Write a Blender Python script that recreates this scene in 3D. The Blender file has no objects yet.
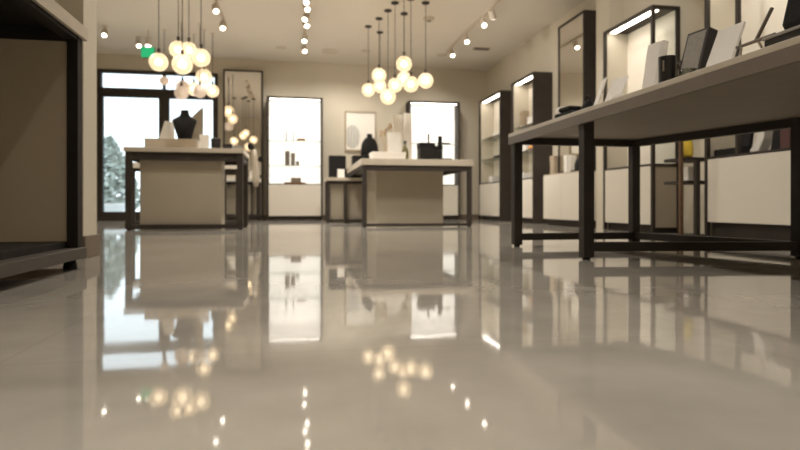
import bpy, bmesh, math, random
from mathutils import Vector, Matrix
random.seed(7)
D = bpy.data
SC = bpy.context.scene
COL = SC.collection
PI = math.pi

# ------------------------------------------------------------------ materials
def new_mat(name):
    m = D.materials.new(name); m.use_nodes = True
    nt = m.node_tree
    return m, nt, nt.nodes['Principled BSDF'], nt.nodes['Material Output']

def mat(name, col, rough=.5, metal=0., spec=.5, noise=.0, nscale=8., bump=0., bscale=60., coat=0.):
    m, nt, b, o = new_mat(name)
    b.inputs['Base Color'].default_value = (*col, 1)
    b.inputs['Roughness'].default_value = rough
    b.inputs['Metallic'].default_value = metal
    b.inputs['Specular IOR Level'].default_value = spec
    b.inputs['Coat Weight'].default_value = coat
    tc = nt.nodes.new('ShaderNodeTexCoord')
    if noise:
        n = nt.nodes.new('ShaderNodeTexNoise'); n.inputs['Scale'].default_value = nscale; n.inputs['Detail'].default_value = 4
        nt.links.new(tc.outputs['Object'], n.inputs['Vector'])
        r = nt.nodes.new('ShaderNodeValToRGB')
        r.color_ramp.elements[0].position = .3; r.color_ramp.elements[1].position = .7
        r.color_ramp.elements[0].color = (*[c * (1 - noise) for c in col], 1)
        r.color_ramp.elements[1].color = (*[min(1, c * (1 + noise)) for c in col], 1)
        nt.links.new(n.outputs['Fac'], r.inputs['Fac']); nt.links.new(r.outputs['Color'], b.inputs['Base Color'])
    if bump:
        n = nt.nodes.new('ShaderNodeTexNoise'); n.inputs['Scale'].default_value = bscale
        nt.links.new(tc.outputs['Object'], n.inputs['Vector'])
        bp = nt.nodes.new('ShaderNodeBump'); bp.inputs['Strength'].default_value = bump; bp.inputs['Distance'].default_value = .002
        nt.links.new(n.outputs['Fac'], bp.inputs['Height']); nt.links.new(bp.outputs['Normal'], b.inputs['Normal'])
    return m

def emit(name, col, strength, base=(.8, .8, .8), rough=.5):
    m, nt, b, o = new_mat(name)
    b.inputs['Base Color'].default_value = (*base, 1)
    b.inputs['Roughness'].default_value = rough
    b.inputs['Emission Color'].default_value = (*col, 1)
    b.inputs['Emission Strength'].default_value = strength
    return m

def glass(name, tint=(.96, .98, .97), refl=1.0):
    m, nt, b, o = new_mat(name)
    nt.nodes.remove(b)
    t = nt.nodes.new('ShaderNodeBsdfTransparent'); t.inputs['Color'].default_value = (*tint, 1)
    g = nt.nodes.new('ShaderNodeBsdfGlossy'); g.inputs['Roughness'].default_value = .02
    f = nt.nodes.new('ShaderNodeFresnel'); f.inputs['IOR'].default_value = 1.5
    x = nt.nodes.new('ShaderNodeMixShader')
    nt.links.new(f.outputs['Fac'], x.inputs['Fac']); nt.links.new(t.outputs['BSDF'], x.inputs[1]); nt.links.new(g.outputs['BSDF'], x.inputs[2])
    nt.links.new(x.outputs['Shader'], o.inputs['Surface'])
    return m

def opal(name, col, strength, dense=.62):
    # thin opal glass: glows by itself and lets the bulb inside show through
    m, nt, b, o = new_mat(name)
    L = nt.links.new
    b.inputs['Base Color'].default_value = (.6, .56, .5, 1); b.inputs['Roughness'].default_value = .2
    b.inputs['Emission Color'].default_value = (*col, 1); b.inputs['Emission Strength'].default_value = strength
    t = nt.nodes.new('ShaderNodeBsdfTransparent'); t.inputs['Color'].default_value = (1, .95, .85, 1)
    x = nt.nodes.new('ShaderNodeMixShader'); x.inputs['Fac'].default_value = dense
    L(t.outputs['BSDF'], x.inputs[1]); L(b.outputs['BSDF'], x.inputs[2]); L(x.outputs['Shader'], o.inputs['Surface'])
    return m

def floor_mat():
    m, nt, b, o = new_mat('polished_concrete')
    L = nt.links.new
    tc = nt.nodes.new('ShaderNodeTexCoord')
    n1 = nt.nodes.new('ShaderNodeTexNoise'); n1.inputs['Scale'].default_value = .9; n1.inputs['Detail'].default_value = 6; n1.inputs['Distortion'].default_value = .8
    n2 = nt.nodes.new('ShaderNodeTexNoise'); n2.inputs['Scale'].default_value = 5; n2.inputs['Detail'].default_value = 8
    for n in (n1, n2): L(tc.outputs['Object'], n.inputs['Vector'])
    r = nt.nodes.new('ShaderNodeValToRGB')
    r.color_ramp.elements[0].position = .3; r.color_ramp.elements[1].position = .72
    r.color_ramp.elements[0].color = (.275, .25, .213, 1); r.color_ramp.elements[1].color = (.46, .425, .375, 1)
    mx = nt.nodes.new('ShaderNodeMix'); mx.data_type = 'FLOAT'; mx.inputs[0].default_value = .35
    L(n1.outputs['Fac'], mx.inputs[2]); L(n2.outputs['Fac'], mx.inputs[3]); L(mx.outputs[0], r.inputs['Fac'])
    br = nt.nodes.new('ShaderNodeTexBrick'); br.offset = 0
    br.inputs['Scale'].default_value = 1; br.inputs['Brick Width'].default_value = 1.5; br.inputs['Row Height'].default_value = 1.5
    br.inputs['Mortar Size'].default_value = .006; br.inputs['Mortar Smooth'].default_value = .8
    br.inputs['Color1'].default_value = (1, 1, 1, 1); br.inputs['Color2'].default_value = (.97, .97, .97, 1); br.inputs['Mortar'].default_value = (.92, .91, .90, 1)
    bm_ = nt.nodes.new('ShaderNodeMapping'); bm_.inputs['Location'].default_value = (.55, .3, 0); bm_.inputs['Rotation'].default_value = (0, 0, .0)
    L(tc.outputs['Object'], bm_.inputs['Vector']); L(bm_.outputs['Vector'], br.inputs['Vector'])
    ml = nt.nodes.new('ShaderNodeMix'); ml.data_type = 'RGBA'; ml.blend_type = 'MULTIPLY'; ml.inputs[0].default_value = 1
    L(r.outputs['Color'], ml.inputs[6]); L(br.outputs['Color'], ml.inputs[7]); L(ml.outputs[2], b.inputs['Base Color'])
    rr = nt.nodes.new('ShaderNodeMapRange'); rr.inputs['To Min'].default_value = .025; rr.inputs['To Max'].default_value = .065
    L(n2.outputs['Fac'], rr.inputs['Value']); L(rr.outputs['Result'], b.inputs['Roughness'])
    n3 = nt.nodes.new('ShaderNodeTexNoise'); n3.inputs['Scale'].default_value = 3.5; n3.inputs['Detail'].default_value = 2
    L(tc.outputs['Object'], n3.inputs['Vector'])
    bp = nt.nodes.new('ShaderNodeBump'); bp.inputs['Strength'].default_value = .05; bp.inputs['Distance'].default_value = .01
    L(n3.outputs['Fac'], bp.inputs['Height']); L(bp.outputs['Normal'], b.inputs['Normal'])
    b.inputs['IOR'].default_value = 1.6
    return m

def art_mat():
    # pale abstract print: cream paper with a rounded grey form and a thin scribble
    m, nt, b, o = new_mat('abstract_print')
    L = nt.links.new
    tc = nt.nodes.new('ShaderNodeTexCoord')
    mp = nt.nodes.new('ShaderNodeMapping'); mp.inputs['Location'].default_value = (1.0, 0, .46); mp.inputs['Scale'].default_value = (1 / .17, 0, 1 / .26)
    L(tc.outputs['Object'], mp.inputs['Vector'])
    g = nt.nodes.new('ShaderNodeTexGradient'); g.gradient_type = 'SPHERICAL'; L(mp.outputs['Vector'], g.inputs['Vector'])
    w = nt.nodes.new('ShaderNodeTexWave'); w.inputs['Scale'].default_value = 5; w.inputs['Distortion'].default_value = 4; L(tc.outputs['Object'], w.inputs['Vector'])
    r = nt.nodes.new('ShaderNodeValToRGB'); r.color_ramp.elements[0].position = .02; r.color_ramp.elements[1].position = .12
    L(g.outputs['Fac'], r.inputs['Fac'])
    c = nt.nodes.new('ShaderNodeMix'); c.data_type = 'RGBA'; c.inputs[6].default_value = (.42, .41, .38, 1); c.inputs[7].default_value = (.62, .6, .55, 1)
    L(w.outputs['Fac'], c.inputs[0])
    x = nt.nodes.new('ShaderNodeMix'); x.data_type = 'RGBA'; x.inputs[6].default_value = (.8, .77, .7, 1)
    L(r.outputs['Color'], x.inputs[0]); L(c.outputs[2], x.inputs[7]); L(x.outputs[2], b.inputs['Base Color'])
    return m

M = dict(
    floor=floor_mat(),
    wall=mat('wall_paint', (.585, .53, .43), .85, noise=.02, nscale=2, bump=.1),
    ceil=mat('ceiling_paint', (.74, .69, .62), .9, noise=.015, nscale=1.5),
    base=mat('brown_baseboard', (.17, .13, .095), .5),
    dark=mat('dark_bronze_metal', (.038, .030, .024), .6, .0, spec=.3, noise=.15, nscale=5),
    blackened=mat('blackened_steel', (.014, .011, .009), .6, .0, spec=.25, noise=.1, nscale=5),
    bronze=mat('bronze_rail_metal', (.15, .118, .09), .5, .0, noise=.1, nscale=6),
    slab=mat('stone_top', (.50, .435, .35), .4, noise=.06, nscale=7, bump=.05),
    panel=mat('beige_laminate', (.37, .32, .245), .55, noise=.025, nscale=3),
    olive=mat('taupe_panel', (.46, .385, .275), .6, noise=.04, nscale=3),
    under=mat('shaded_underside', (.24, .20, .15), .6, noise=.05),  # shade under the table top, put into a darker colour
    bronzedark=mat('dark_bronze_plate', (.065, .052, .041), .55, .0),
    waretaupe=mat('taupe_box', (.17, .14, .11), .5),
    white=mat('white_lacquer', (.70, .65, .57), .35, noise=.01, nscale=3),
    ivory=mat('ivory_backing', (.84, .78, .68), .6, noise=.01),
    paper=mat('white_card', (.82, .79, .74), .55, noise=.02, nscale=20),
    black=mat('black_velvet', (.012, .011, .011), .75, spec=.25, noise=.2, nscale=40),
    blackp=mat('black_box_lacquer', (.018, .016, .016), .3),
    grey=mat('grey_linen', (.30, .28, .25), .8, noise=.1, nscale=50),
    steel=mat('brushed_steel', (.55, .5, .42), .3, 1.),
    brown=mat('brown_leather', (.22, .10, .04), .5, noise=.1, nscale=20),
    orange=mat('tan_orange_leather', (.55, .24, .05), .5, noise=.1, nscale=20),
    red=mat('dark_red_box', (.085, .03, .025), .5),
    yellow=mat('yellow_silk', (.72, .52, .05), .5, noise=.1, nscale=15),
    oliveg=mat('olive_glass_bottle', (.16, .14, .05), .2),
    wood=mat('brown_wood', (.11, .06, .03), .5, noise=.25, nscale=12),
    pale=mat('pale_wood_frame', (.38, .30, .21), .5, noise=.1, nscale=12),
    stem=mat('dried_stem', (.55, .42, .28), .8),
    mirror=mat('silvered_mirror', (.80, .78, .74), .015, 1.),
    glass=glass('clear_glass'),
    sglass=glass('shelf_glass', (.80, .83, .79)),
    art=art_mat(),
    lightpanel=emit('backlit_panel', (1, .94, .83), .36),
    strip=emit('led_strip', (1, .92, .80), 3.6),
    lens=emit('spot_lens', (1, .90, .76), 5.),
    globe=opal('opal_glass_globe', (1, .74, .46), .30),
    globedim=opal('opal_glass_globe_low', (1, .66, .46), .10, .95),
    bulb=emit('bulb_core', (1, .84, .60), 2.5),
    bulbdim=emit('bulb_core_low', (1, .80, .58), .5),
    green=emit('green_sign_face', (.02, .58, .22), .27, (.02, .15, .07)),
    vent=mat('grey_vent', (.12, .10, .08), .6),
    cwhite=mat('ceiling_white_plastic', (.6, .53, .44), .5),
    pave=mat('pale_paving', (.55, .55, .54), .8, noise=.1, nscale=4),
    leaf=mat('grey_green_leaves', (.38, .42, .38), .7, noise=.3, nscale=20),
    bark=mat('bark', (.12, .09, .07), .9, noise=.3, nscale=30),
    hedge=mat('dark_hedge_leaves', (.34, .38, .34), .7, noise=.3, nscale=20),
    plaster=mat('white_planter', (.75, .75, .75), .7),
)

# ------------------------------------------------------------------ mesh builder
class MB:
    def __init__(s): s.bm = bmesh.new()
    def box(s, x0, x1, y0, y1, z0, z1, mtx=None):
        vs = [s.bm.verts.new((x, y, z)) for x in (x0, x1) for y in (y0, y1) for z in (z0, z1)]
        for f in ((0, 1, 3, 2), (4, 6, 7, 5), (0, 4, 5, 1), (2, 3, 7, 6), (0, 2, 6, 4), (1, 5, 7, 3)):
            s.bm.faces.new([vs[i] for i in f])
        if mtx: bmesh.ops.transform(s.bm, matrix=mtx, verts=vs)
        return s
    def prism(s, pts, z0, z1, axis='z'):
        def P(a, b, c): return (a, b, c) if axis == 'z' else (a, c, b) if axis == 'y' else (c, a, b)
        lo = [s.bm.verts.new(P(a, b, z0)) for a, b in pts]; hi = [s.bm.verts.new(P(a, b, z1)) for a, b in pts]
        n = len(pts)
        s.bm.faces.new(lo[::-1]); s.bm.faces.new(hi)
        for i in range(n): s.bm.faces.new((lo[i], lo[(i + 1) % n], hi[(i + 1) % n], hi[i]))
        return s
    def loft(s, rings, cap=True):
        R = [[s.bm.verts.new(p) for p in r] for r in rings]
        n = len(R[0])
        for a, b in zip(R, R[1:]):
            for i in range(n): s.bm.faces.new((a[i], a[(i + 1) % n], b[(i + 1) % n], b[i]))
        if cap: s.bm.faces.new(R[0][::-1]); s.bm.faces.new(R[-1])
        return s
    def lathe(s, prof, c=(0, 0, 0), n=24, sy=1.):
        return s.loft([[(c[0] + r * math.cos(2 * PI * i / n), c[1] + sy * r * math.sin(2 * PI * i / n), c[2] + z) for i in range(n)] for r, z in prof])
    def tube(s, a, b, r, n=12, r2=None):
        a = Vector(a); b = Vector(b); d = (b - a).normalized()
        u = d.orthogonal().normalized(); v = d.cross(u)
        r2 = r if r2 is None else r2
        return s.loft([[p + (u * math.cos(2 * PI * i / n) + v * math.sin(2 * PI * i / n)) * q for i in range(n)] for p, q in ((a, r), (b, r2))])
    def ball(s, c, r, n=24, sz=1.):
        bmesh.ops.create_uvsphere(s.bm, u_segments=n, v_segments=n * 2 // 3, radius=r, matrix=Matrix.Translation(c) @ Matrix.Diagonal((1, 1, sz, 1)))
        return s
    def build(s, name, m, parent=None, bevel=0., smooth=False, loc=None):
        bmesh.ops.recalc_face_normals(s.bm, faces=s.bm.faces)
        me = D.meshes.new(name); s.bm.to_mesh(me); s.bm.free()
        o = D.objects.new(name, me); COL.objects.link(o)
        me.materials.append(M[m] if isinstance(m, str) else m)
        if smooth:
            for p in me.polygons: p.use_smooth = True
        if parent: o.parent = parent
        if loc: o.location = loc
        if bevel:
            b = o.modifiers.new('bevel', 'BEVEL'); b.width = bevel; b.segments = 2; b.limit_method = 'ANGLE'
        return o

def tag(o, label=None, cat=None, group=None, kind=None):
    for k, v in (('label', label), ('category', cat), ('group', group), ('kind', kind)):
        if v: o[k] = v
    return o
def thing(name, label, cat, loc=(0, 0, 0), rz=0, group=None):
    o = D.objects.new(name, None); COL.objects.link(o); o.empty_display_size = .1
    o.location = loc; o.rotation_euler = (0, 0, rz)
    return tag(o, label, cat, group)
def struct(name, mb, m, parent=None, bevel=0.):
    return tag(mb.build(name, m, parent, bevel), kind='structure')
def box(*a): return MB().box(*a)
def copy_tree(o, parent=None):
    c = o.copy(); COL.objects.link(c)
    if parent: c.parent = parent
    for ch in [x for x in D.objects if x.parent == o and x is not c]: copy_tree(ch, c)
    return c

# ------------------------------------------------------------------ setting
H = 3.2
XL, XR, YB, YF = -3.75, 4.05, 11.93, -2.2
fl = struct('floor', box(XL - .2, XR + .2, YF - .2, YB + .2, -.12, 0), 'floor')
struct('ceiling', box(XL - .2, XR + .2, YF - .2, YB + .2, H, H + .15), 'ceil')
struct('wall_back', MB().prism([(XL - .2, 0), (-3.71, 0), (-3.71, 2.90), (-1.5, 2.90), (-1.5, 0), (XR + .2, 0), (XR + .2, H), (XL - .2, H)], YB, YB + .2, 'y'), 'wall')
struct('wall_right', box(XR, XR + .2, YF, YB, 0, H), 'wall')
struct('wall_left', box(XL - .2, XL, YF, YB, 0, H), 'wall')
struct('wall_front', box(XL - .2, XR + .2, YF - .2, YF, 0, H), 'wall')
struct('wall_partition', box(XL, -1.172, 3.53, 3.75, 0, H), 'wall')
struct('baseboard_partition', MB().box(XL + .05, -1.157, 3.515, 3.53, 0, .125).box(-1.172, -1.157, 3.53, 3.765, 0, .125), 'base', None, .003)
struct('column_right', box(3.86, XR, 6.66, 6.98, 0, H), 'wall')
struct('baseboard_back', box(-.62, 3.9, YB - .015, YB, 0, .1), 'base')
struct('baseboard_right', box(XR - .015, XR, 5.6, 6.6, 0, .1), 'base')

# storefront: transom window over a pair of glazed door leaves
w = struct('window_1', box(-3.71, -1.5, YB - .02, YB + .1, 2.84, 2.90), 'dark')
struct('window_frame', box(-3.71, -1.5, YB - .03, YB + .1, 2.43, 2.55), 'dark', w)
struct('window_frame', box(-3.71, -3.645, YB - .02, YB + .1, 2.55, 2.84), 'dark', w)
struct('window_frame', box(-1.565, -1.5, YB - .02, YB + .1, 2.55, 2.84), 'dark', w)
struct('window_frame', box(-2.535, -2.49, YB - .02, YB + .1, 2.55, 2.84), 'dark', w)
struct('window_pane', box(-3.645, -2.535, YB + .03, YB + .04, 2.55, 2.84), 'glass', w)
struct('window_pane', box(-2.49, -1.565, YB + .03, YB + .04, 2.55, 2.84), 'glass', w)
def leaf(name, x0, x1, hx):
    d = struct(name, MB().prism([(x0, 0), (x1, 0), (x1, 2.43), (x0, 2.43)], YB - .02, YB - .0, 'y'), 'dark')
    # replace the solid by a frame: four rails
    bm = bmesh.new(); d.data.clear_geometry()
    mb = MB(); f = .095
    mb.box(x0, x0 + f, YB - .02, YB + .08, 0, 2.43); mb.box(x1 - f, x1, YB - .02, YB + .08, 0, 2.43)
    mb.box(x0 + f, x1 - f, YB - .02, YB + .08, 0, .17); mb.box(x0 + f, x1 - f, YB - .02, YB + .08, 2.38, 2.43)
    bmesh.ops.recalc_face_normals(mb.bm, faces=mb.bm.faces)
    mb.bm.to_mesh(d.data); mb.bm.free(); bm.free()
    struct('door_pane', box(x0 + f, x1 - f, YB + .03, YB + .04, .17, 2.38), 'glass', d)
    h = MB(); h.tube((hx, YB - .07, .85), (hx, YB - .07, 1.45), .014); h.tube((hx, YB - .07, .92), (hx, YB - .02, .92), .01); h.tube((hx, YB - .07, 1.38), (hx, YB - .02, 1.38), .01)
    struct('door_handle', h, 'dark', d)
leaf('door_1', -3.71, -2.51, -2.56)
leaf('door_2', -2.51, -1.5, -2.46)

# outside the doors
tag(box(-14, 8, YB + .2, 34, -.15, -.02).build('ground_outside', 'pave'), kind='structure')
def shrub(name, label, cat, x, y, h, r, m, cone=True, n=900, trunk=.3):
    t = thing(name, label, cat, (x, y, -.02))
    MB().tube((0, 0, 0), (0, 0, h * .7), .05, 8, .02).build('trunk', 'bark', t)
    mb = MB()
    for i in range(n):
        u = random.random(); z = trunk + (h - trunk) * u
        rad = r * ((1 - u) ** .8 if cone else math.sin(PI * (.12 + .88 * u)) ** .6) * math.sqrt(random.uniform(.25, 1)) + .03
        a = random.uniform(0, 2 * PI); c = Vector((rad * math.cos(a), rad * math.sin(a), z))
        d = Vector((random.gauss(0, 1), random.gauss(0, 1), random.gauss(0, .7))).normalized(); e = d.orthogonal().normalized(); s = random.uniform(.06, .13) * (r / .6) ** .5
        vs = [mb.bm.verts.new(c + p) for p in (d * s, e * s * .5, -d * s, -e * s * .5)]
        mb.bm.faces.new(vs)
    mb.build('foliage', m, t)
shrub('conifer_tree', 'grey green pointed tree outside the glass doors, tallest one', 'tree', -4.75, 16.2, 2.05, .85, 'leaf', n=1500)
shrub('round_shrub', 'low rounded shrub outside, hugging the outer edge of the glass door', 'shrub', -6.2, 17.0, 1.5, .75, 'leaf', False, n=1200)
shrub('round_shrub', 'small rounded shrub outside, between the pointed tree and the door mullion', 'shrub', -3.55, 17.6, 1.3, .6, 'hedge', False, n=1000)
p = thing('stone_planter', 'low white planter standing on the paving outside the glass door', 'planter', (-4.35, 14.4, -.02))
MB().lathe([(.30, 0), (.42, .1), (.48, .32), (.50, .36), (.45, .36), (.42, .3)], n=28).build('bowl', 'plaster', p, smooth=True)
mb = MB().lathe([(.42, .29), (.3, .36), (.1, .39)], n=20); mb.build('soil', 'bark', p)

# ------------------------------------------------------------------ ceiling lamps
def aim(o, d):
    o.rotation_euler = Vector(d).to_track_quat('-Z', 'Y').to_euler()
def spot_light(x, y, z, d, e, size=105, col=(1, .94, .845), r=.05):
    l = D.lights.new('spot_beam', 'SPOT'); l.energy = e; l.spot_size = math.radians(size); l.spot_blend = .9; l.color = col; l.shadow_soft_size = r
    o = D.objects.new('spot_beam', l); COL.objects.link(o); o.location = (x, y, z); aim(o, d)
def track_head():
    t = thing('track_spotlight', None, 'spotlight')
    MB().tube((0, 0, 0), (0, 0, -.075), .012).build('bracket', 'cwhite', t)
    d = Vector((0, -.62, -.78)).normalized(); c = Vector((0, 0, -.10))
    MB().tube(c - d * .07, c + d * .06, .045, 20, .052).build('lamp_head', 'cwhite', t, .004)
    MB().tube(c + d * .056, c + d * .066, .034, 20).build('lens', 'lens', t)
    return t
head0 = track_head()
used = [0]
def put_head(x, y, label, group, z=H - .035, rz=0, e=45):
    o = head0 if not used[0] else copy_tree(head0)
    used[0] = 1
    o.location = (x, y, z); o.rotation_euler = (0, 0, rz)
    tag(o, label, 'spotlight', group)
    d = Matrix.Rotation(rz, 3, 'Z') @ Vector((0, -.62, -.78)).normalized()
    spot_light(x + d.x * .08, y + d.y * .08, z - .10 + d.z * .08, (0, -.02, -1), e, 100)
def rail(x, y0, y1, label):
    t = thing('lighting_track', label, 'lighting track', (x, (y0 + y1) / 2, H), 0, 'lighting tracks on the ceiling')
    L = (y1 - y0) / 2
    box(-.018, .018, -L, L, -.033, 0).build('track_rail', 'cwhite', t)
    for s in (-1, 1): box(-.02, .02, min(s * L, s * (L + .02)), max(s * L, s * (L + .02)), -.035, 0).build('end_cap', 'cwhite', t)
rail(2.82, 5.2, 10.6, 'white lighting track running along the ceiling beside the wall of cabinets')
rail(.16, 7.0, 10.7, 'white ceiling lighting track between the two globe clusters')
rail(-1.1, 7.6, 9.7, 'short white ceiling track near the globes in front of the doors')
G = 'spotlights on the ceiling tracks'
for x, y, l, rz in (
    (2.82, 10.25, 'track spotlight deepest in the room on the track beside the cabinets', .1),
    (2.82, 9.35, 'lit track spotlight second from the back wall on the cabinet-side track', .0),
    (2.82, 8.45, 'lit track spotlight third from the back wall on the cabinet-side track', .0),
    (2.82, 8.05, 'track spotlight turned away, fourth from the back wall on the cabinet-side track', 2.4),
    (.16, 10.43, 'spotlight closest to the back wall on the middle ceiling track', .3),
    (.16, 9.79, 'spotlight second from the back wall on the middle ceiling track', -.2),
    (.16, 8.95, 'spotlight third from the back wall on the middle ceiling track', .5),
    (.16, 8.65, 'spotlight fourth from the back wall on the middle ceiling track', -.5),
    (.16, 8.20, 'spotlight fifth from the back wall on the middle ceiling track', .3),
    (.16, 7.92, 'spotlight at the top picture edge on the middle ceiling track', -.3),
    (-1.1, 8.50, 'spotlight on the short track nearer the camera', .3),
    (-1.1, 9.30, 'spotlight on the short track nearer the doors', .2)):
    put_head(x, y, l, G, rz=rz)
G2 = 'single ceiling spots by the doors'
def mount(x, y, label, rz=0):
    t = copy_tree(head0); t.name = 'ceiling_spotlight'; t.location = (x, y, H - .012); t.rotation_euler = (0, 0, rz); tag(t, label, 'spotlight', G2)
    MB().lathe([(.05, 0), (.05, .012)], n=20).build('mounting_plate', 'cwhite', t)
    spot_light(x, y - .07, H - .2, (0, -.2, -1), 40)
mount(-3.03, 10.1, 'lone ceiling spotlight next to the partition wall, above the doors')
mount(-2.66, 10.67, 'first of two paired ceiling spotlights beside the green sign', .4)
mount(-2.50, 10.65, 'second of the paired ceiling spotlights, above the green sign', .2)
# more unseen downlights over the near half; second added to brighten the central island
for x, y in ((2.82, 6.4), (1.5, 6.0), (2.82, 4.2), (2.82, 1.8), (.16, 5.8), (.16, 3.4), (.16, .6), (-1.1, 6.2), (-2.6, 7.6), (-2.6, 1.2), (1.4, -.8), (-1.6, -.8)):
    spot_light(x, y, H - .1, (0, -.1, -1), 42, 130)

for x, y in ((.66, 11.0), (1.32, 10.86), (-.25, 10.9), (2.8, 10.9)):  # beams added at ceiling discs to brighten the back wall
    spot_light(x, y, H - .04, (0, .25, -1), 26, 120)

# unseen beams added above the frame to brighten the walls and central island
spot_light(1.2, 6.9, H - .25, (2.85, 2.6, -1.35), 62, 66)
spot_light(2.2, 4.6, H - .25, (1.85, 2.3, -1.0), 40, 66)
spot_light(.9, 7.0, H - .25, (.35, 4.9, -1.5), 58, 62)
spot_light(1.5, 5.2, H - .1, (.05, 2.4, -2.4), 90, 50, r=.4)

# ceiling fittings
t = thing('air_vent', 'small dark slotted vent set in the ceiling near the cabinet wall', 'vent', (3.40, 10.3, H))
box(-.16, .16, -.07, .07, -.012, 0).build('vent_frame', 'cwhite', t)
for k in range(4): box(-.14, .14, -.055 + k * .03, -.035 + k * .03, -.02, -.012).build('slat', 'vent', t)
t = thing('smoke_detector', 'round smoke detector on the ceiling right beside the single globe cord', 'smoke detector', (2.045, 8.77, H))
MB().lathe([(.085, 0), (.085, -.02), (.055, -.045)], n=24).build('housing', 'cwhite', t)
MB().lathe([(.03, -.045), (.03, -.052)], n=16).build('sensor', 'vent', t)
t = thing('ceiling_disc', 'flat round ceiling disc above the framed print', 'ceiling speaker', (.66, 11.0, H))  # disc taken for a downlight; one added beam starts just below it
MB().lathe([(.16, 0), (.16, -.012), (.13, -.018)], n=28).build('rim', 'cwhite', t)
MB().lathe([(.12, -.018), (.1, -.022)], n=28).build('grille', 'cwhite', t)
def downlight(x, y, label):
    t = thing('recessed_downlight', label, 'downlight', (x, y, H), 0, 'recessed downlights along the back wall')
    MB().lathe([(.10, 0), (.10, -.008), (.075, -.012)], n=28).build('rim', 'cwhite', t); MB().lathe([(.07, -.012), (.06, -.014)], n=24).build('baffle', 'cwhite', t)
downlight(1.32, 10.86, 'recessed ceiling disc behind the central globe cluster')
downlight(-.25, 10.9, 'added ceiling disc in front of the mirror-side lit cabinet')  # invented disc, put in to go with an added back-wall beam
downlight(2.8, 10.9, 'added ceiling disc in front of the lit cabinet behind the black boxes')  # likewise an added disc for an extra beam on the wall
t = thing('lit_sign', 'small green lit sign hanging from the ceiling in front of the doors', 'sign', (-2.395, 10.2, H))
box(-.11, .11, -.02, .02, -.465, -.285).build('sign_box', 'vent', t, .004)
box(-.105, .105, -.024, -.02, -.46, -.29).build('sign_face', 'green', t)
MB().tube((0, 0, -.285), (0, 0, 0), .01).build('rod', 'cwhite', t)

# ------------------------------------------------------------------ globe pendants
def globe(x, y, z, r, label, group, m='globe'):
    t = thing('globe_pendant', label, 'pendant lamp', (x, y, H), 0, group)
    small = 'door glass' in group
    MB().lathe([(.055, 0), (.055, -.02), (.012, -.03)] if not small else [(.035, 0), (.035, -.012), (.012, -.018)], n=20).build('canopy', 'cwhite' if small else 'dark', t)
    MB().tube((0, 0, -.025), (0, 0, z + r - H + .03), .0045, 8).build('cord', 'dark', t)
    MB().tube((0, 0, z + r - H + .05), (0, 0, z + r - H - .012), .018, 14).build('socket', 'dark', t)
    g = MB().ball((0, 0, z - H), r).build('globe', m, t, smooth=True)
    MB().ball((0, 0, z - H), r * .42, 16).build('bulb', 'bulb' if m == 'globe' else 'bulbdim', g, smooth=True)
GA = 'globe pendants over the island by the doors'
for a in ((-1.62, 7.41, 2.026, .11, 'glass globe hanging in front of the green sign, outermost of its cluster'),
          (-1.387, 7.37, 2.176, .105, 'glowing globe high in the door-side cluster, nearer the green sign of the top pair'),
          (-1.300, 7.57, 2.23, .10, 'glowing globe partly hidden behind its neighbour, high in the door-side cluster'),
          (-1.273, 7.0, 1.915, .115, 'large glowing globe lowest of the big door-side cluster'),
          (-1.116, 7.32, 2.079, .11, 'big glowing globe of the door-side cluster nearest the tall back mirror')):
    globe(*a, GA)
GB = 'smaller globes hanging in front of the door glass'
for x, y, z, r, l, m in (
    (-2.13, 10.14, 2.357, .075, 'small dull globe hanging alone before the transom mullion', 'globedim'),
    (-1.83, 10.09, 2.25, .11, 'dim pinkish globe over the black necklace bust, upper one', 'globedim'),
    (-1.78, 9.72, 2.085, .11, 'dim pinkish globe just above the black necklace bust neck', 'globedim'),
    (-1.69, 10.32, 2.27, .115, 'white globe in the middle of the small door cluster', 'globe'),
    (-1.482, 10.02, 2.42, .13, 'brightest topmost globe of the small cluster before the door', 'globe'),
    (-1.37, 10.20, 2.225, .11, 'globe of the small door cluster closest to the tall back mirror', 'globe'),
    (-1.50, 9.72, 2.12, .105, 'lowest white globe of the small cluster before the door', 'globedim')):
    globe(x, y, z, r, l, GB, m)
GC = 'globe pendants over the central island'
for a in ((1.17, 9.34, 2.164, .11, 'lit globe above the framed print, outermost of the central cluster'),
          (1.283, 8.914, 2.313, .113, 'upper of the two stacked globes beside the outermost central globe'),
          (1.40, 9.62, 2.29, .112, 'lower globe tucked behind another beside the outermost central globe'),
          (1.362, 8.524, 1.911, .115, 'lowest glowing globe of the central cluster'),
          (1.408, 8.18, 2.013, .105, 'globe in the heart of the central cluster, next above the lowest one'),
          (1.479, 7.862, 2.245, .11, 'topmost glowing globe of the central cluster'),
          (1.625, 8.62, 2.21, .11, 'globe directly beneath the topmost one of the central cluster'),
          (1.60, 7.98, 1.995, .112, 'globe under the vertical pair in the central cluster, above the black boxes'),
          (1.84, 8.102, 2.079, .11, 'single globe hanging apart, on the black box side of the central cluster')):
    globe(*a, GC)

# ------------------------------------------------------------------ tables and islands
def leg(t, x0, x1, y0, y1, z1, m='dark', z0=.012):
    o = box(x0, x1, y0, y1, z0, z1).build('leg', m, t, .003)
    MB().tube(((x0 + x1) / 2, (y0 + y1) / 2, 0), ((x0 + x1) / 2, (y0 + y1) / 2, z0 + .002), min(x1 - x0, y1 - y0) * .35, 14).build('glide', 'black', o)
def rail_part(t, a, name='rail', m='dark'): return box(*a).build(name, m, t, .002)

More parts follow.
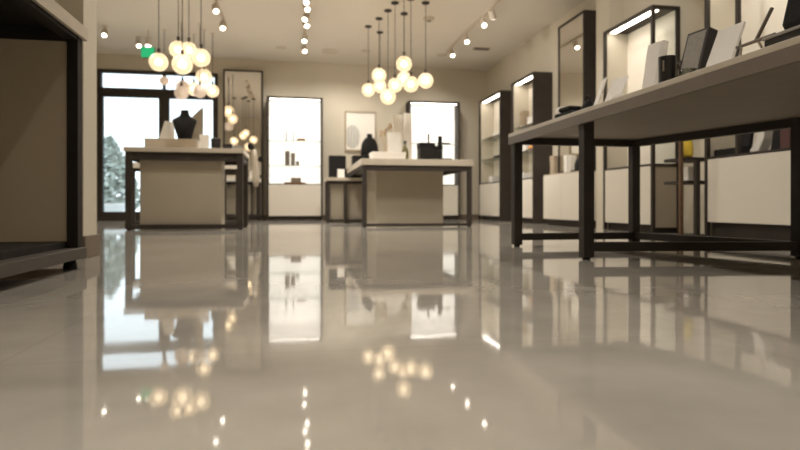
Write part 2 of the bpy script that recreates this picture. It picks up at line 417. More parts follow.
# long table on the right of the frame
T = thing('display_table', 'long stone-topped display table with dark metal legs beside the cabinets', 'table', (0, 0, 0))
out = [(1.52, .85), (3.08, .85), (2.86, 2.78), (2.58, 4.06), (1.545, 4.06)]
inn = [(1.545, .875), (3.05, .875), (2.832, 2.77), (2.556, 4.035), (1.57, 4.035)]
MB().prism(out, .796, .822).build('table_top', 'slab', T, .003)
mb = MB()
for i in range(5):
    a, b, c, d = out[i], out[(i + 1) % 5], inn[(i + 1) % 5], inn[i]
    mb.prism([a, b, c, d], .745, .796)
mb.build('top_frame', 'bronze', T)
lg = .062
A, B, C, Dd = (1.53, 3.99), (1.53, 2.97), (2.73, 2.80), (2.46, 3.985)
E1, E2 = (1.53, 1.0), (2.92, 1.0)
for x, y in (A, B, C, Dd, E1, E2): leg(T, x + .024, x + .024 + lg, y - .03, y - .03 + lg, .787)
def bar(name, p, q, z0, z1, wd=.05, t=T):
    p = Vector((p[0] + .024 + lg / 2, p[1] - .03 + lg / 2, 0)); q = Vector((q[0] + .024 + lg / 2, q[1] - .03 + lg / 2, 0)); d = (q - p).normalized(); n = Vector((-d.y, d.x, 0)) * wd / 2
    p += d * lg * .45; q -= d * lg * .45
    MB().prism([(v.x, v.y) for v in (p + n, q + n, q - n, p - n)], z0, z1).build(name, 'dark', t, .002)
MB().prism([(1.546, .876), (3.049, .876), (2.831, 2.77), (2.555, 4.034), (1.571, 4.034)], .788, .795).build('underside_shade_sheet', 'under', T)  # dark sheet added to stand for the shade under the top
for p, q in ((A, Dd), (Dd, C), (C, E2), (E1, E2)): bar('apron', p, q, .738, .787)
bar('bottom_rail', A, Dd, .045, .095); bar('bottom_rail', B, C, .045, .095); bar('bottom_rail', Dd, C, .045, .095)

# island by the doors
I = thing('display_island', 'display island near the glass doors with a black necklace bust on top', 'display island', (0, 0, 0))
box(-2.0, -.62, 7.33, 8.22, .935, .99).build('table_top', 'slab', I, .004)
for x, y in ((-1.985, 7.35), (-.70, 7.35), (-1.985, 8.13), (-.70, 8.13)): leg(I, x, x + .07, y, y + .07, .935)
rail_part(I, (-1.915, -.70, 7.36, 7.41, .84, .935), 'apron'); rail_part(I, (-1.915, -.70, 8.14, 8.19, .84, .935), 'apron')
rail_part(I, (-1.975, -1.925, 7.42, 8.13, .84, .935), 'apron'); rail_part(I, (-.69, -.64, 7.42, 8.13, .84, .935), 'apron')
rail_part(I, (-1.915, -.70, 7.36, 7.41, .012, .065), 'bottom_rail'); rail_part(I, (-1.915, -.70, 8.14, 8.19, .012, .065), 'bottom_rail')
box(-1.84, -.895, 7.44, 7.80, .0, .935).build('cabinet_body', 'panel', I, .003)

# nesting table behind it
N = thing('nesting_table', 'lower white-topped table behind the island with the necklace bust', 'table', (0, 0, 0))
box(-2.38, -.80, 9.0, 9.9, .84, .92).build('table_top', 'white', N, .004)
for x, y in ((-2.36, 9.02), (-.88, 9.02), (-2.36, 9.83), (-.88, 9.83)): leg(N, x, x + .055, y, y + .055, .84)
rail_part(N, (-2.305, -.88, 9.03, 9.07, .79, .84), 'apron'); rail_part(N, (-2.305, -.88, 9.03, 9.07, .012, .06), 'bottom_rail'); rail_part(N, (-2.305, -.88, 9.84, 9.88, .79, .84), 'apron')
leg(N, -1.06, -1.015, 9.02, 9.07, .79)

# central island
K = thing('display_island', 'central display island with black boxes and white cards on its stone top', 'display island', (0, 0, 0))
MB().prism([(.87, 7.68), (2.42, 7.68), (2.42, 10.42), (.87, 10.42)], .835, .922).build('table_top', 'slab', K, .004)
for x, y in ((.885, 7.70), (2.345, 7.70), (.885, 10.345), (2.345, 10.345)): leg(K, x, x + .06, y, y + .06, .835)
rail_part(K, (.945, 2.345, 7.705, 7.755, .765, .835), 'apron'); rail_part(K, (.945, 2.345, 10.35, 10.40, .765, .835), 'apron')
rail_part(K, (.89, .94, 7.76, 10.345, .78, .835), 'apron'); rail_part(K, (2.35, 2.40, 7.76, 10.345, .78, .835), 'apron')
rail_part(K, (.945, 2.345, 7.705, 7.755, .012, .05), 'bottom_rail')
box(1.13, 2.11, 8.15, 9.45, .0, .835).build('cabinet_body', 'panel', K, .003)

# low table tucked under the central island
N2 = thing('nesting_table', 'low table tucked under the back of the central island', 'table', (0, 0, 0))
box(.50, 1.75, 9.62, 10.28, .70, .755).build('table_top', 'slab', N2, .004)
for x, y in ((.52, 9.64), (.80, 9.64), (1.68, 9.64), (.52, 10.21), (1.68, 10.21)): leg(N2, x, x + .05, y, y + .05, .70)
rail_part(N2, (.57, 1.68, 9.645, 9.685, .65, .70), 'apron'); rail_part(N2, (.57, 1.68, 9.645, 9.685, .012, .06), 'bottom_rail'); rail_part(N2, (.57, 1.68, 10.215, 10.255, .65, .70), 'apron')
box(.58, 1.66, 9.72, 10.18, .0, .70).build('cabinet_body', 'panel', N2, .003)

# tall fixture at the left edge
F = thing('display_fixture', 'tall open-fronted dark framed fixture beside the partition wall', 'display fixture', (0, 0, 0))
mb = MB(); mb.box(-2.4, -.98, 1.1, 3.01, 1.132, 1.146)
mb.box(-.995, -.98, 1.1, 3.01, 1.086, 1.132); mb.box(-2.4, -2.385, 1.1, 3.01, 1.086, 1.132); mb.box(-2.385, -.995, 2.995, 3.01, 1.086, 1.132); mb.box(-2.385, -.995, 1.1, 1.115, 1.086, 1.132)
mb.build('table_top', 'slab', F)
box(-2.384, -.996, 1.116, 2.994, 1.12, 1.131).build('under_panel', 'blackened', F)
for x, y in ((-1.045, 2.93), (-2.38, 2.93), (-1.045, 1.12), (-2.38, 1.12)): box(x, x + .048, y, y + .06, .10, 1.12).build('post', 'blackened', F, .003)
rail_part(F, (-2.332, -1.046, 2.935, 2.985, 1.065, 1.12), 'apron', 'blackened'); rail_part(F, (-1.06, -1.0, 1.181, 2.929, 1.07, 1.12), 'apron', 'blackened'); rail_part(F, (-2.38, -2.34, 1.181, 2.929, 1.07, 1.12), 'apron', 'blackened')
box(-2.395, -.98, 1.11, 3.0, .05, .10).build('bottom_frame', 'bronzedark', F, .003)
box(-2.33, -1.047, 1.15, 2.985, .10, .13).build('shelf_deck', 'blackened', F)
box(-2.332, -1.046, 2.95, 2.98, .13, 1.065).build('back_panel', 'olive', F)
for x, y in ((-1.03, 2.93), (-2.32, 2.93), (-1.03, 1.2), (-2.32, 1.2)): MB().lathe([(.028, 0), (.03, .012), (.022, .05)], (x, y, 0), 16).build('foot', 'black', F)

# ------------------------------------------------------------------ wall cabinets
def back_cabinet(x0, x1, label, group='lit display cabinets on the back wall'):
    y0, y1, zt, zb = 11.6, YB - .004, 2.43, .70
    t = thing('display_cabinet', label, 'display cabinet', ((x0 + x1) / 2, y1, 0), 0, group)
    t.location = (0, 0, 0)
    f = .038
    fr = MB(); fr.box(x0, x0 + f, y0, y1, .06, zt); fr.box(x1 - f, x1, y0, y1, .06, zt); fr.box(x0 + f, x1 - f, y0, y1, zt - f, zt)
    fr.build('frame', 'dark', t)
    box(x0 + f, x1 - f, y1 - .05, y1 - .03, zb + .02, zt - f).build('light_panel', 'lightpanel', t)
    box(x0 + f, x1 - f, y0 + .01, y1 - .05, zb - .0, zb + .02).build('display_deck', 'dark', t)
    box(x0 + f, x1 - f, y0 + .004, y1 - .05, .085, zb).build('base_door', 'white', t, .003)
    box(x0 + .02, x1 - .02, y0 + .04, y1 - .05, 0, .06).build('plinth', 'dark', t)
    for z in (1.07, 1.565): box(x0 + f + .004, x1 - f - .004, y0 + .06, y1 - .055, z, z + .012).build('shelf', 'sglass', t)
    box(x0 + f + .02, x1 - f - .02, y0 + .05, y0 + .08, zt - f - .012, zt - f).build('led_strip', 'strip', t)
    return t
back_cabinet(-.545, .545, 'tall lit cabinet on the back wall between the mirror and framed print')
back_cabinet(2.285, 3.36, 'tall lit cabinet on the back wall behind the black boxes')

def side_cabinet(y0, y1, label, zt=2.42, glass_end=False, shelves=(1.2, 1.62), divider=None, zb=.72, end=True, pl=.085):
    x0, x1 = 3.72, XR - .004
    t = thing('display_cabinet', label, 'display cabinet', (0, 0, 0), 0, 'display cabinets along the side wall')
    f = .035
    fr = MB()
    fr.box(x0, x0 + f, y1 - f, y1, .0, zt); fr.box(x0, x0 + f, y0, y0 + f, .0, zt)
    fr.box(x0, x0 + f, y0 + f, y1 - f, zt - f, zt)
    if glass_end: fr.box(x0 + f, x1, y0, y0 + f, zt - f, zt); fr.box(x1 - f, x1, y0, y0 + f, 0, zt - f); fr.box(x0 + f, x1 - f, y0, y0 + f, zb - .01, zb + .02)
    fr.build('frame', 'dark', t)
    box(x0 + f, x1, y0 + f, y1 - f, zt - .02, zt - .004).build('top_panel', 'dark', t)
    if glass_end:
        box(x0 + f, x1 - f, y0 + .012, y0 + .02, zb + .02, zt - f).build('end_glass', 'glass', t)
        box(x0 + f, x1 - f, y0 + .01, y0 + .02, .06, zb - .01).build('end_panel', 'panel', t)
    elif end: box(x0 + f, x1, y0, y0 + .03, 0, zt).build('end_panel', 'dark', t)
    box(x0 + f, x1, y1 - .03, y1, 0, zt).build('end_panel', 'wall', t)
    box(x1 - .02, x1 - .002, y0 + f, y1 - f, zb + .02, zt - .02).build('back_panel', 'ivory', t)
    box(x0 + .005, x1 - .02, y0 + f, y1 - f, zb, zb + .02).build('display_deck', 'dark', t)
    n = max(1, round((y1 - y0) / 1.1)); L = (y1 - y0 - 2 * f) / n
    for k in range(n): box(x0 + .004, x0 + .024, y0 + f + k * L + .003, y0 + f + (k + 1) * L - .003, pl + .005, zb - .004).build('base_door', 'white', t, .002)
    box(x0 + .05, x1 - .02, y0 + f, y1 - f, 0, pl).build('plinth', 'dark', t)
    for z in shelves: box(x0 + .05, x1 - .025, y0 + f + .004, y1 - f - .004, z, z + .012).build('shelf', 'sglass', t)
    box(x0 + f + .01, x0 + f + .09, y0 + .08, y1 - .08, zt - .034, zt - .022).build('led_strip', 'strip', t)
    if divider: box(x0, x0 + f, divider, divider + .03, zb, zt - f).build('divider_post', 'dark', t)
    return t
side_cabinet(10.2, 11.45, 'lit side-wall cabinet deepest in the room, by the back corner')
side_cabinet(8.68, 9.64, 'lit side-wall cabinet with a solid dark end panel and an orange item')
side_cabinet(5.56, 6.56, 'side-wall cabinet with a glass end beside the tall wall mirror', glass_end=True, shelves=())
side_cabinet(2.3, 4.77, 'wide white-based cabinet behind the long table with black stands inside', shelves=(1.55,), divider=4.36, pl=.14)

# tall mirrors
def wall_mirror_back():
    t = thing('wall_mirror', 'tall dark-framed mirror on the back wall beside the doors', 'mirror', (0, 0, 0), 0, 'tall framed mirrors')
    x0, x1, y0, y1, z0, z1 = -1.385, -.63, 11.80, YB - .002, .06, 2.96
    f = MB(); f.box(x0, x0 + .03, y0, y1, z0, z1); f.box(x1 - .03, x1, y0, y1, z0, z1); f.box(x0 + .03, x1 - .03, y0, y1, z1 - .03, z1); f.box(x0 + .03, x1 - .03, y0, y1, z0, z0 + .03)
    f.build('frame', 'dark', t); box(x0 + .03, x1 - .03, y0 + .012, y1, z0 + .03, z1 - .03).build('mirror_glass', 'mirror', t)
    box(x0 + .01, x1 - .01, y0 + .02, y1, 0, z0).build('plinth', 'dark', t)
wall_mirror_back()
t = thing('wall_mirror', 'tall thick-framed mirror on the side wall above a white low cabinet', 'mirror', (0, 0, 0), 0, 'tall framed mirrors')
x0, x1, y0, y1, z0, z1 = 3.80, XR - .002, 7.19, 7.97, .756, 2.91
f = MB(); f.box(x0, x1, y0, y0 + .03, z0, z1); f.box(x0, x1, y1 - .03, y1, z0, z1); f.box(x0, x1, y0 + .03, y1 - .03, z1 - .03, z1); f.box(x0, x1, y0 + .03, y1 - .03, z0, z0 + .03)
f.build('frame', 'dark', t); box(x0 + .01, x1, y0 + .03, y1 - .03, z0 + .03, z1 - .03).build('mirror_glass', 'mirror', t)
t = thing('low_cabinet', 'white low cabinet under the thick-framed side mirror', 'cabinet', (0, 0, 0))
box(3.745, XR - .004, 7.12, 8.30, .09, .735).build('body', 'white', t, .002)
for k in range(2): box(3.72, 3.744, 7.125 + k * .589, 7.125 + k * .589 + .583, .095, .735).build('door', 'white', t, .002)
box(3.73, XR - .004, 7.12, 8.30, .737, .755).build('counter', 'slab', t)
box(3.77, XR - .004, 7.14, 8.28, 0, .09).build('plinth', 'dark', t)

# framed print
t = thing('framed_print', 'pale abstract print in a light wood frame on the back wall', 'picture', (1.33, YB - .002, 1.82))
fx, fz, fw = .325, .41, .028
f = MB(); f.box(-fx, -fx + fw, -.035, 0, -fz, fz); f.box(fx - fw, fx, -.035, 0, -fz, fz); f.box(-fx + fw, fx - fw, -.035, 0, fz - fw, fz); f.box(-fx + fw, fx - fw, -.035, 0, -fz, -fz + fw)
f.build('frame', 'pale', t); box(-fx + fw, fx - fw, -.018, 0, -fz + fw, fz - fw).build('print', 'art', t)

# ------------------------------------------------------------------ small wares
def bust(label, loc, rz, kind=0):
    t = thing('jewelry_bust', label, 'display bust', loc, rz)
    if kind == 0: prof = [(.0, .085, .05), (.012, .088, .052), (.08, .105, .055), (.16, .13, .055), (.225, .152, .05), (.25, .146, .046), (.275, .10, .043), (.295, .065, .042), (.32, .052, .042), (.36, .050, .042), (.368, .046, .038)]
    else: prof = [(.0, .148, .065), (.02, .152, .066), (.10, .152, .066), (.19, .140, .06), (.24, .120, .052), (.285, .088, .046), (.302, .064, .042), (.32, .046, .038), (.365, .042, .036), (.374, .038, .032)]
    n = 28; rings = []
    for z, a, b in prof:
        bow = -.02 * math.sin(PI * min(1, z / .26))
        rings.append([(a * math.cos(2 * PI * i / n), b * math.sin(2 * PI * i / n) + bow, z + .012) for i in range(n)])
    MB().loft(rings).build('torso', 'black', t, smooth=True)
    b0 = prof[0]
    MB().lathe([(b0[1] * .9, 0), (b0[1] * .95, .006), (b0[1] * .9, .012)], n=28, sy=.65).build('base', 'blackp', t)
    return t
def plain(name, label, cat, loc, dims, m, rz=0, lid=None, group=None, bev=.003):
    loc = (loc[0], loc[1], loc[2] + .0015); t = thing(name, label, cat, loc, rz, group)
    a, b, c = dims
    if lid:
        box(-a / 2, a / 2, -b / 2, b / 2, 0, c * .7).build('box_base', m, t, bev); box(-a / 2 - .003, a / 2 + .003, -b / 2 - .003, b / 2 + .003, c * .7, c).build('lid', lid, t, bev)
    else:
        box(-a / 2, a / 2, -b / 2, b / 2, 0, c).build('block', m, t, bev)
    return t
def leaning(name, label, cat, loc, w, h, th, lean, rz, m, face=None, strut=True, group=None):
    """a board facing -X (before rz) that leans back towards +X on a strut; loc = foot of its back edge"""
    t = thing(name, label, cat, loc, rz, group)
    R = Matrix.Rotation(lean, 4, 'Y')
    MB().box(-th, 0, -w / 2, w / 2, 0, h, R).build('board', m, t, .002)
    if face: MB().box(-th - .002, -th + .001, -w / 2 + .012, w / 2 - .012, .012, h - .012, R).build('face', face, t)
    if strut:
        top = R @ Vector((0, 0, h * .7)); q = Vector((top.x + h * .28, 0, .003))
        MB().tube(top, q, .004, 8).build('strut', m, t)
    return t

# island by the doors: top at .99
Z1 = .99
plain('display_riser', 'white riser block under the black necklace bust', 'display riser', (-1.53, 7.82, Z1), (.62, .34, .14), 'slab')
bust('black necklace bust with wide shoulders on the white riser by the doors', (-1.385, 7.78, Z1 + .14), 0)
# curved white card
t = thing('curved_card', 'curved white card standing on the riser on the sign side of the bust', 'card', (-1.62, 7.86, Z1 + .14), 0)
mb = MB(); n = 10
pts = [(-.10 + .2 * k / n, .05 * math.sin(PI * k / n)) for k in range(n + 1)]
lo = [(x, y) for x, y in pts] + [(x, y + .006) for x, y in pts[::-1]]
mb.prism(lo, 0, .25); mb.build('card', 'paper', t)
for v in t.children[0].data.vertices:
    if v.co.z > .1: v.co.x = v.co.x * .55 + .03
t = thing('pointed_card', 'tall pointed beige card standing behind the black necklace bust', 'card', (-1.27, 7.95, Z1 + .14), 0)
MB().prism([(-.10, 0), (.085, 0), (.085, .45), (.06, .44), (-.10, .28)], -.004, .004, 'y').build('card', 'panel', t)
MB().prism([(0, 0), (.09, 0), (0, .3)], -.003, .003, 'x').build('strut', 'panel', t)
t.children[1].rotation_euler = (0, 0, 0); t.children[1].location = (0, .006, 0)
plain('gift_box', 'white upright box on the island beside the pointed card', 'box', (-1.135, 7.72, Z1), (.10, .10, .20), 'paper', lid='paper')
plain('jewelry_box', 'black box beside the white upright box on the door-side island', 'box', (-1.0, 7.75, Z1), (.115, .1, .16), 'blackp', .1, 'blackp')
plain('jewelry_box', 'black low box on the door-side island, second from the white upright box', 'box', (-.86, 7.85, Z1), (.12, .12, .10), 'blackp', 0, 'blackp')
plain('jewelry_box', 'grey low box at the mirror-side end of the door-side island', 'box', (-.73, 7.78, Z1), (.10, .1, .07), 'grey', 0, 'grey')
# garment-like scarf stand between island and mirror
t = thing('scarf_stand', 'slim stand with a pale draped scarf between the island and back mirror', 'display stand', (-.70, 10.4, 0))
MB().lathe([(.13, 0), (.13, .012), (.02, .02)], n=24).build('base', 'dark', t)
MB().tube((0, 0, .015), (0, 0, 1.3), .012).build('pole', 'dark', t)
MB().ball((-.06, 0, 1.32), .055, 16, 1.2).build('black_hat', 'black', t, smooth=True)
n = 16; rings = []
for z, a, b in ((.62, .03, .03), (.75, .06, .04), (.95, .05, .04), (1.15, .035, .035), (1.27, .025, .025)):
    rings.append([((a + .012 * math.sin(5 * 2 * PI * i / n)) * math.cos(2 * PI * i / n) + .05 * (1.27 - z), b * math.sin(2 * PI * i / n), z) for i in range(n)])
MB().loft(rings).build('scarf', 'slab', t, smooth=True)

# central island: top at .905
Z2 = .922
t = thing('white_box', 'flat white lidded box lying on the corner of the central island', 'box', (1.30, 8.2, Z2), .03)
box(-.235, .235, -.155, .155, 0, .09).build('box_base', 'paper', t, .003); box(-.24, .24, -.16, .16, .09, .125).build('lid', 'paper', t, .003)
leaning('white_card', 'short white card leaning upright behind the flat white box', 'card', (1.46, 8.55, Z2), .20, .47, .02, .13, PI / 2 - .1, 'paper')
leaning('white_board', 'tall white board with a dark slit behind the short white card', 'board', (1.60, 9.0, Z2), .14, .80, .02, .05, PI / 2, 'paper')
leaning('white_board', 'tall white board beside the lit cabinet edge, behind the olive bottle', 'board', (1.765, 9.05, Z2), .13, .84, .02, .05, PI / 2, 'paper')
t = thing('olive_bottle', 'squat olive bottle between the white cards and the black boxes', 'bottle', (1.665, 8.75, Z2))
MB().lathe([(.05, 0), (.055, .02), (.055, .20), (.03, .26), (.018, .28), (.018, .32)], n=20).build('body', 'oliveg', t, smooth=True)
MB().lathe([(.022, .32), (.022, .36)], n=16).build('cap', 'blackp', t)
t = thing('stem_vase', 'small vase of dried stems beside the black bust', 'vase', (1.45, 9.3, Z2))
MB().lathe([(.04, 0), (.06, .06), (.05, .16), (.025, .22), (.03, .24)], n=20).build('vase', 'paper', t, smooth=True)
for k in range(7):
    a = k * .9; h = random.uniform(.5, .68); b = MB().tube((0, 0, .2), (.09 * math.cos(a), .06 * math.sin(a), h), .003, 6); b.ball((.09 * math.cos(a), .06 * math.sin(a), h), .022, 8, 1.6); b.build('stem', 'stem', t)
t = thing('jewelry_tray', 'flat black tray carrying the black boxes on the central island', 'tray', (1.96, 8.2, Z2))
box(-.25, .25, -.18, .18, 0, .02).build('tray_base', 'blackp', t, .003); box(-.25, .25, -.18, -.17, .02, .045).build('tray_rim', 'blackp', t); box(-.25, .25, .17, .18, .02, .045).build('tray_rim', 'blackp', t)
plain('jewelry_box', 'large black box standing on the flat black tray', 'box', (1.865, 8.2, Z2 + .02), (.22, .2, .25), 'blackp', 0, 'black')
plain('jewelry_box', 'smaller black box beside the large one on the black tray', 'box', (2.04, 8.2, Z2 + .02), (.11, .16, .21), 'blackp', 0, 'black')
t = thing('ring_stand', 'thin black upright ring stand on the large black box', 'jewelry stand', (1.905, 8.2, Z2 + .27))
MB().lathe([(.03, 0), (.03, .008), (.012, .014), (.014, .13), (.006, .145)], n=16).build('finger', 'black', t, smooth=True)
t = thing('necklace_stand', 'black T-shaped jewelry stand on the smaller black box', 'jewelry stand', (2.075, 8.2, Z2 + .23))
box(-.035, .035, -.035, .035, 0, .01).build('base', 'black', t); box(-.03, .03, -.012, .012, .01, .15).build('post', 'black', t, .003); box(-.03, .15, -.02, .02, .03, .055).build('arm', 'black', t, .003)
plain('perfume_bottle', 'tiny dark block on the front edge of the central island', 'bottle', (1.70, 7.78, Z2), (.035, .035, .05), 'blackp', lid='blackp')
# low table
Z3 = .755
plain('display_riser', 'black riser block on the low table under the framed print', 'display riser', (.71, 9.98, Z3), (.28, .30, .38), 'black')
plain('display_riser', 'black riser carrying the black rounded bust on the central island', 'display riser', (1.2, 9.98, Z2), (.46, .30, .22), 'black')
bust('black rounded bust on its black riser in front of the framed print', (1.27, 9.98, Z2 + .2225), 0, 1)
leaning('white_card', 'small white folded card on the low table before the black riser', 'card', (.76, 9.75, Z3), .12, .15, .008, .2, PI / 2, 'paper', strut=False)

# back-wall cabinet wares
g = 'small wares in the back cabinets'
def vial(name, label, x, y, z, r, h, m):
    t = thing(name, label, 'bottle', (x, y, z + .0015), 0, g)
    MB().lathe([(r, 0), (r, h * .7), (r * .5, h * .8)], n=14).build('body', m, t); MB().lathe([(r * .6, h * .8), (r * .6, h)], n=14).build('cap', m, t)
vial('slim_bottle', 'slim upright bottle on the top glass shelf, closer to the mirror', -.17, 11.75, 1.577, .014, .23, 'grey')
vial('slim_bottle', 'slim upright bottle on the top glass shelf, beside the small dark box', -.03, 11.75, 1.577, .014, .23, 'grey')
plain('small_box', 'small dark flat box on the top glass shelf', 'box', (.12, 11.75, 1.577), (.17, .09, .05), 'brown', group=g)
plain('small_box', 'taller pale box on the middle glass shelf of the print-side cabinet', 'box', (-.15, 11.75, 1.082), (.09, .09, .29), 'waretaupe', lid='waretaupe', group=g)
plain('small_box', 'second pale box on the middle glass shelf, beside the taller one', 'box', (-.04, 11.75, 1.082), (.08, .09, .25), 'waretaupe', lid='waretaupe', group=g)
plain('small_box', 'low pale box at the foot of the two pale boxes', 'box', (.05, 11.76, 1.082), (.07, .08, .09), 'waretaupe', group=g)
plain('jewelry_tray', 'dark flat tray on the lit cabinet deck', 'tray', (0, 11.74, .72), (.42, .16, .03), 'brown', group=g)
plain('small_box', 'pale box sitting on the dark tray in the lit cabinet', 'box', (.02, 11.74, .75), (.20, .10, .09), 'waretaupe', lid='waretaupe', group=g)
# side cabinets' wares
g = 'small wares in the side cabinets'
plain('small_box', 'white box on the upper shelf of the deepest side cabinet', 'box', (3.86, 10.55, 1.632), (.14, .5, .05), 'paper', group=g)
plain('black_tray', 'thin black tray on the lower shelf of the deepest side cabinet', 'tray', (3.86, 10.5, 1.212), (.16, .45, .03), 'black', group=g)
plain('small_box', 'white box on the deck of the deepest side cabinet', 'box', (3.85, 10.9, .74), (.14, .18, .12), 'paper', lid='paper', group=g)
def pouch(name, label, loc, m, dims):
    t = thing(name, label, 'bag', (loc[0], loc[1], loc[2] + .0015), 0, g); a, b, c = dims; n = 20
    MB().loft([[(q * a / 2 * math.cos(2 * PI * i / n), q2 * b / 2 * math.sin(2 * PI * i / n), c * z) for i in range(n)] for z, q, q2 in ((0, .85, .9), (.15, 1, 1), (.6, .9, .95), (.95, .5, .8), (1, .35, .75))]).build('pouch', m, t, smooth=True)
    mb = MB(); k = 12
    for i in range(k):
        a0, a1 = PI * i / k, PI * (i + 1) / k
        mb.tube((0, b * .3 * math.cos(a0), c * (.95 + .35 * math.sin(a0))), (0, b * .3 * math.cos(a1), c * (.95 + .35 * math.sin(a1))), .006, 6)
    mb.build('handle', m, t)
pouch('handbag', 'tan orange handbag on the lower shelf of the dark-ended side cabinet', (3.86, 8.98, 1.212), 'orange', (.16, .30, .08))
plain('small_box', 'white upright box in the dark-ended side cabinet', 'box', (3.88, 9.3, 1.212), (.12, .16, .20), 'paper', lid='paper', group=g)
plain('small_box', 'white box on the upper shelf of the dark-ended side cabinet', 'box', (3.88, 9.05, 1.632), (.12, .22, .13), 'paper', lid='paper', group=g)
plain('small_box', 'brown box on the upper shelf of the dark-ended side cabinet', 'box', (3.88, 9.42, 1.632), (.12, .1, .28), 'pale', lid='pale', group=g)
plain('small_box', 'white box on the deck of the dark-ended side cabinet', 'box', (3.86, 9.35, .74), (.14, .2, .1), 'paper', lid='paper', group=g)
# low cabinet under mirror
pouch('handbag', 'dark handbag on the white low cabinet below the side mirror', (3.80, 7.32, .756), 'black', (.10, .22, .17))
plain('gift_box', 'white narrow box on the low cabinet below the side mirror', 'box', (3.79, 7.62, .756), (.09, .09, .24), 'paper', lid='paper')
plain('gift_box', 'tan narrow box on the low cabinet, beside the dark end panel', 'box', (3.79, 8.05, .756), (.09, .14, .27), 'pale', lid='pale')
# wide cabinet behind the table
plain('black_tray', 'long low black plinth in the wide cabinet under the display stands', 'tray', (3.87, 4.54, .742), (.18, .36, .06), 'black', group=g)
leaning('black_stand', 'black upright display stand on the long black plinth', 'display stand', (3.89, 4.47, .803), .16, .20, .03, .15, 0, 'black', strut=False, group=g)
def curl(label, y):
    t = thing('white_shoe_form', label, 'display form', (3.87, y, .742), 0, g)
    pts = [(.0, .0), (.10, .0), (.095, .03), (.02, .09), (-.01, .22), (-.08, .25), (-.06, .11)]
    MB().prism(pts, -.05, .05, 'x').build('form', 'paper', t, .012)
curl('curved white form between the two black stands in the wide cabinet', 4.25)
leaning('black_stand', 'black tilted display stand behind the curved white form', 'display stand', (3.88, 4.10, .742), .11, .26, .03, .15, 0, 'black', strut=False, group=g)
plain('red_box', 'dark red upright box beside the near table leg, in the wide cabinet', 'box', (3.86, 3.97, .742), (.10, .09, .24), 'red', lid='red', group=g)

# shelf stand between the side cabinets
S = thing('shelf_stand', 'slim two-shelf stand with a brown wooden post between two side cabinets', 'display stand', (0, 0, 0))
box(3.57, 3.60, 4.90, 4.93, .02, 1.35).build('post', 'wood', S)
box(3.66, 3.70, 4.80, 4.84, .02, .72).build('post', 'dark', S)
box(3.52, 3.92, 4.82, 5.16, .0, .02).build('base', 'dark', S)
for z in (.72, .50): box(3.50 if z > .6 else 3.48, 3.90, 4.80 if z > .6 else 4.80, 5.16, z, z + .03).build('shelf', 'dark', S) if False else box(3.605, 3.90, 4.86, 5.20, z, z + .03).build('shelf', 'dark', S)
pouch('silk_pouch', 'yellow silk pouch on the upper shelf of the slim stand', (3.66, 4.92, .751), 'yellow', (.09, .11, .20))
plain('small_box', 'black box beside the yellow pouch on the slim stand', 'box', (3.72, 5.05, .751), (.08, .08, .12), 'black', group=g)
plain('small_box', 'white box on the lower shelf of the slim stand', 'box', (3.70, 4.95, .531), (.09, .09, .13), 'paper', lid='paper', group=g)
t = thing('wall_shelf', 'small wall shelf high between the side cabinets', 'shelf', (XR, 5.1, 1.74))
box(-.20, 0, -.25, .25, 0, .025).build('board', 'dark', t); 
for s in (-.18, .18): MB().prism([(-.15, 0), (0, 0), (0, -.12)], s - .008, s + .008, 'y').build('bracket', 'dark', t)
plain('gift_box', 'yellow box on the high wall shelf', 'box', (XR - .1, 5.24, 1.766), (.08, .1, .14), 'yellow', lid='yellow')
plain('gift_box', 'cream box on the high wall shelf', 'box', (XR - .1, 5.0, 1.766), (.09, .1, .19), 'paper', lid='paper')

# ------------------------------------------------------------------ wares on the long table (top .822)
Z = .822
plain('gift_box', 'tiny white box at the far corner of the long table', 'box', (1.72, 3.53, Z), (.07, .07, .11), 'paper', lid='paper')
t = thing('leather_case', 'flat dark leather case lying near the far end of the long table', 'case', (1.71, 3.37, Z), .1)
box(-.08, .08, -.10, .10, 0, .055).build('case_body', 'black', t, .015); box(-.08, .08, -.08, .05, .056, .085).build('flap', 'black', t, .012)
pouch('silk_pouch', 'small round black pouch beside the dark leather case', (1.73, 3.225, Z), 'black', (.09, .09, .10))
leaning('white_card', 'narrow white card seen nearly edge-on next to the dark case on the long table', 'card', (1.70, 3.10, Z), .13, .21, .008, .30, -.30, 'paper', strut=False)
leaning('white_card', 'wider white card leaning before the glass-ended cabinet on the long table', 'card', (1.70, 2.93, Z), .12, .20, .008, .42, .2, 'paper')
t = thing('ring_dish', 'small pale ring dish between the white card and white slab box', 'dish', (1.65, 2.76, Z))
MB().lathe([(.02, 0), (.035, .015), (.04, .045), (.036, .045), (.015, .01)], n=20).build('bowl', 'paper', t, smooth=True)
t = thing('watch_stand', 'small black C-shaped watch stand beside the tall white slab box', 'watch stand', (1.80, 2.74, Z))
box(-.03, .03, -.03, .03, 0, .012).build('base', 'black', t); MB().box(-.012, .012, -.012, .012, 0, .19, Matrix.Rotation(.3, 4, 'Y')).build('post', 'black', t); MB().tube((.04, -.025, .15), (.04, .025, .15), .018, 14).build('cushion', 'black', t)
leaning('white_box', 'tall white slab box leaning back on the long table', 'box', (1.755, 2.615, Z), .11, .285, .035, .16, .1, 'paper', 'paper')
t = thing('black_cup', 'black cup with a small bright mark between the white slab box and grey frame', 'cup', (1.72, 2.455, Z))
MB().lathe([(.034, 0), (.038, .01), (.040, .172), (.036, .172), (.034, .02)], n=24).build('cup_body', 'blackp', t); MB().box(-.043, -.039, -.004, .004, .10, .15, Matrix.Rotation(.55, 4, 'Z')).build('highlight', 'steel', t)  # cup's highlight modelled as a small steel plate
leaning('tilted_frame', 'tilted black box frame with a grey linen face on the long table', 'display frame', (1.765, 2.33, Z), .125, .262, .05, .28, .12, 'blackp', 'grey')
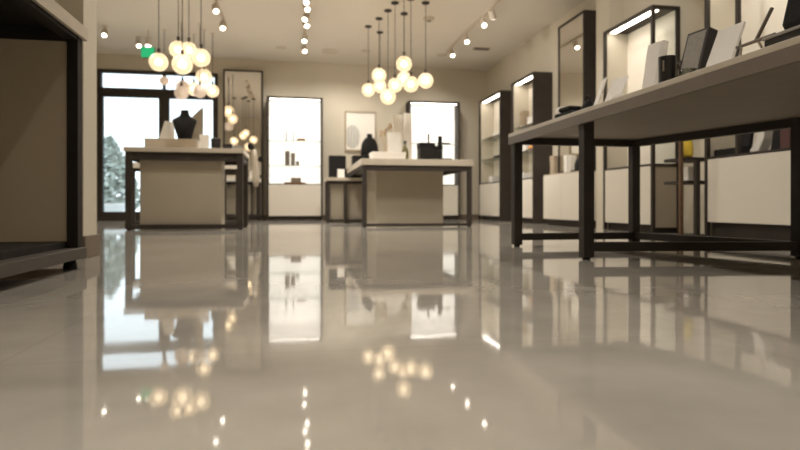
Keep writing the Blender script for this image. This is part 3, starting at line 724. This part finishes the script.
t = thing('glass_dish', 'small bright glass dish at the foot of the tilted black frame', 'dish', (1.635, 2.20, Z))
MB().lathe([(.02, 0), (.035, .02), (.04, .05), (.035, .05), (.015, .01)], n=20).build('bowl', 'sglass', t, smooth=True)
leaning('white_board', 'white board leaning back beside the tilted black frame', 'board', (1.735, 2.165, Z), .135, .255, .012, .40, .1, 'paper')
t = thing('metal_easel', 'thin metal easel between the white board and black plinth', 'easel', (1.72, 1.935, Z))
MB().tube((-.02, -.08, 0.006), (0, -.08, .10), .005, 8).build('leg', 'steel', t); MB().tube((-.02, .06, 0.006), (0, .06, .10), .005, 8).build('leg', 'steel', t)
MB().tube((0, -.10, .10), (0, .085, .10), .007, 8).build('crossbar', 'bronze', t); MB().tube((0, -.01, .10), (.035, -.05, .215), .007, 8).build('arm', 'bronze', t); MB().tube((0, -.02, .10), (.06, -.02, .006), .005, 8).build('back_leg', 'steel', t)
leaning('white_board', 'larger white board behind the thin metal easel', 'board', (1.93, 1.97, Z), .15, .36, .012, .42, .1, 'paper')
t = thing('black_plinth', 'long black display plinth at the picture edge of the long table', 'plinth', (1.76, 1.62, Z))
box(-.10, .12, -.18, .20, 0, .068).build('plinth_body', 'blackp', t, .004); box(-.105, .125, -.185, .205, .068, .08).build('plinth_top', 'grey', t, .003)
t = thing('black_bag', 'tall black handbag standing on the black plinth at the picture edge', 'bag', (1.77, 1.66, Z + .0805), .1)
MB().loft([[(a * x, b * y, z) for x, y in ((-1, -1), (1, -1), (1, 1), (-1, 1))] for z, a, b in ((0, .07, .11), (.03, .075, .12), (.2, .06, .09), (.28, .03, .07))]).build('bag_body', 'black', t, .012)
mb = MB()
for i in range(10):
    a0, a1 = PI * i / 10, PI * (i + 1) / 10
    mb.tube((0, .06 * math.cos(a0), .27 + .12 * math.sin(a0)), (0, .06 * math.cos(a1), .27 + .12 * math.sin(a1)), .006, 6)
mb.build('handle', 'black', t)

# ------------------------------------------------------------------ daylight
W = D.worlds.new('world'); SC.world = W; W.use_nodes = True
bg = W.node_tree.nodes['Background']; bg.inputs['Color'].default_value = (.80, .91, 1, 1); bg.inputs['Strength'].default_value = .95

# ------------------------------------------------------------------ camera
cam = D.cameras.new('camera'); co = D.objects.new('camera', cam); COL.objects.link(co)
co.location = (0, 0, .3); co.rotation_euler = (PI / 2, 0, -math.atan(105 / 580))
cam.sensor_width = 36; cam.lens = 36 * 580 / 800; cam.shift_y = -20 / 800
cam.clip_start = .02; cam.clip_end = 200
cam.dof.use_dof = True; cam.dof.focus_distance = 2.0; cam.dof.aperture_fstop = 2.6
SC.camera = co
SC.view_settings.view_transform = 'Standard'; SC.view_settings.look = 'None'; SC.view_settings.gamma = 1; SC.view_settings.use_curve_mapping = False
SC.view_settings.exposure = 1.45
SC.cycles.use_denoising = True
SC.cycles.sample_clamp_indirect = 6
SC.cycles.max_bounces = 10; SC.cycles.diffuse_bounces = 6; SC.cycles.glossy_bounces = 6; SC.cycles.transparent_max_bounces = 16
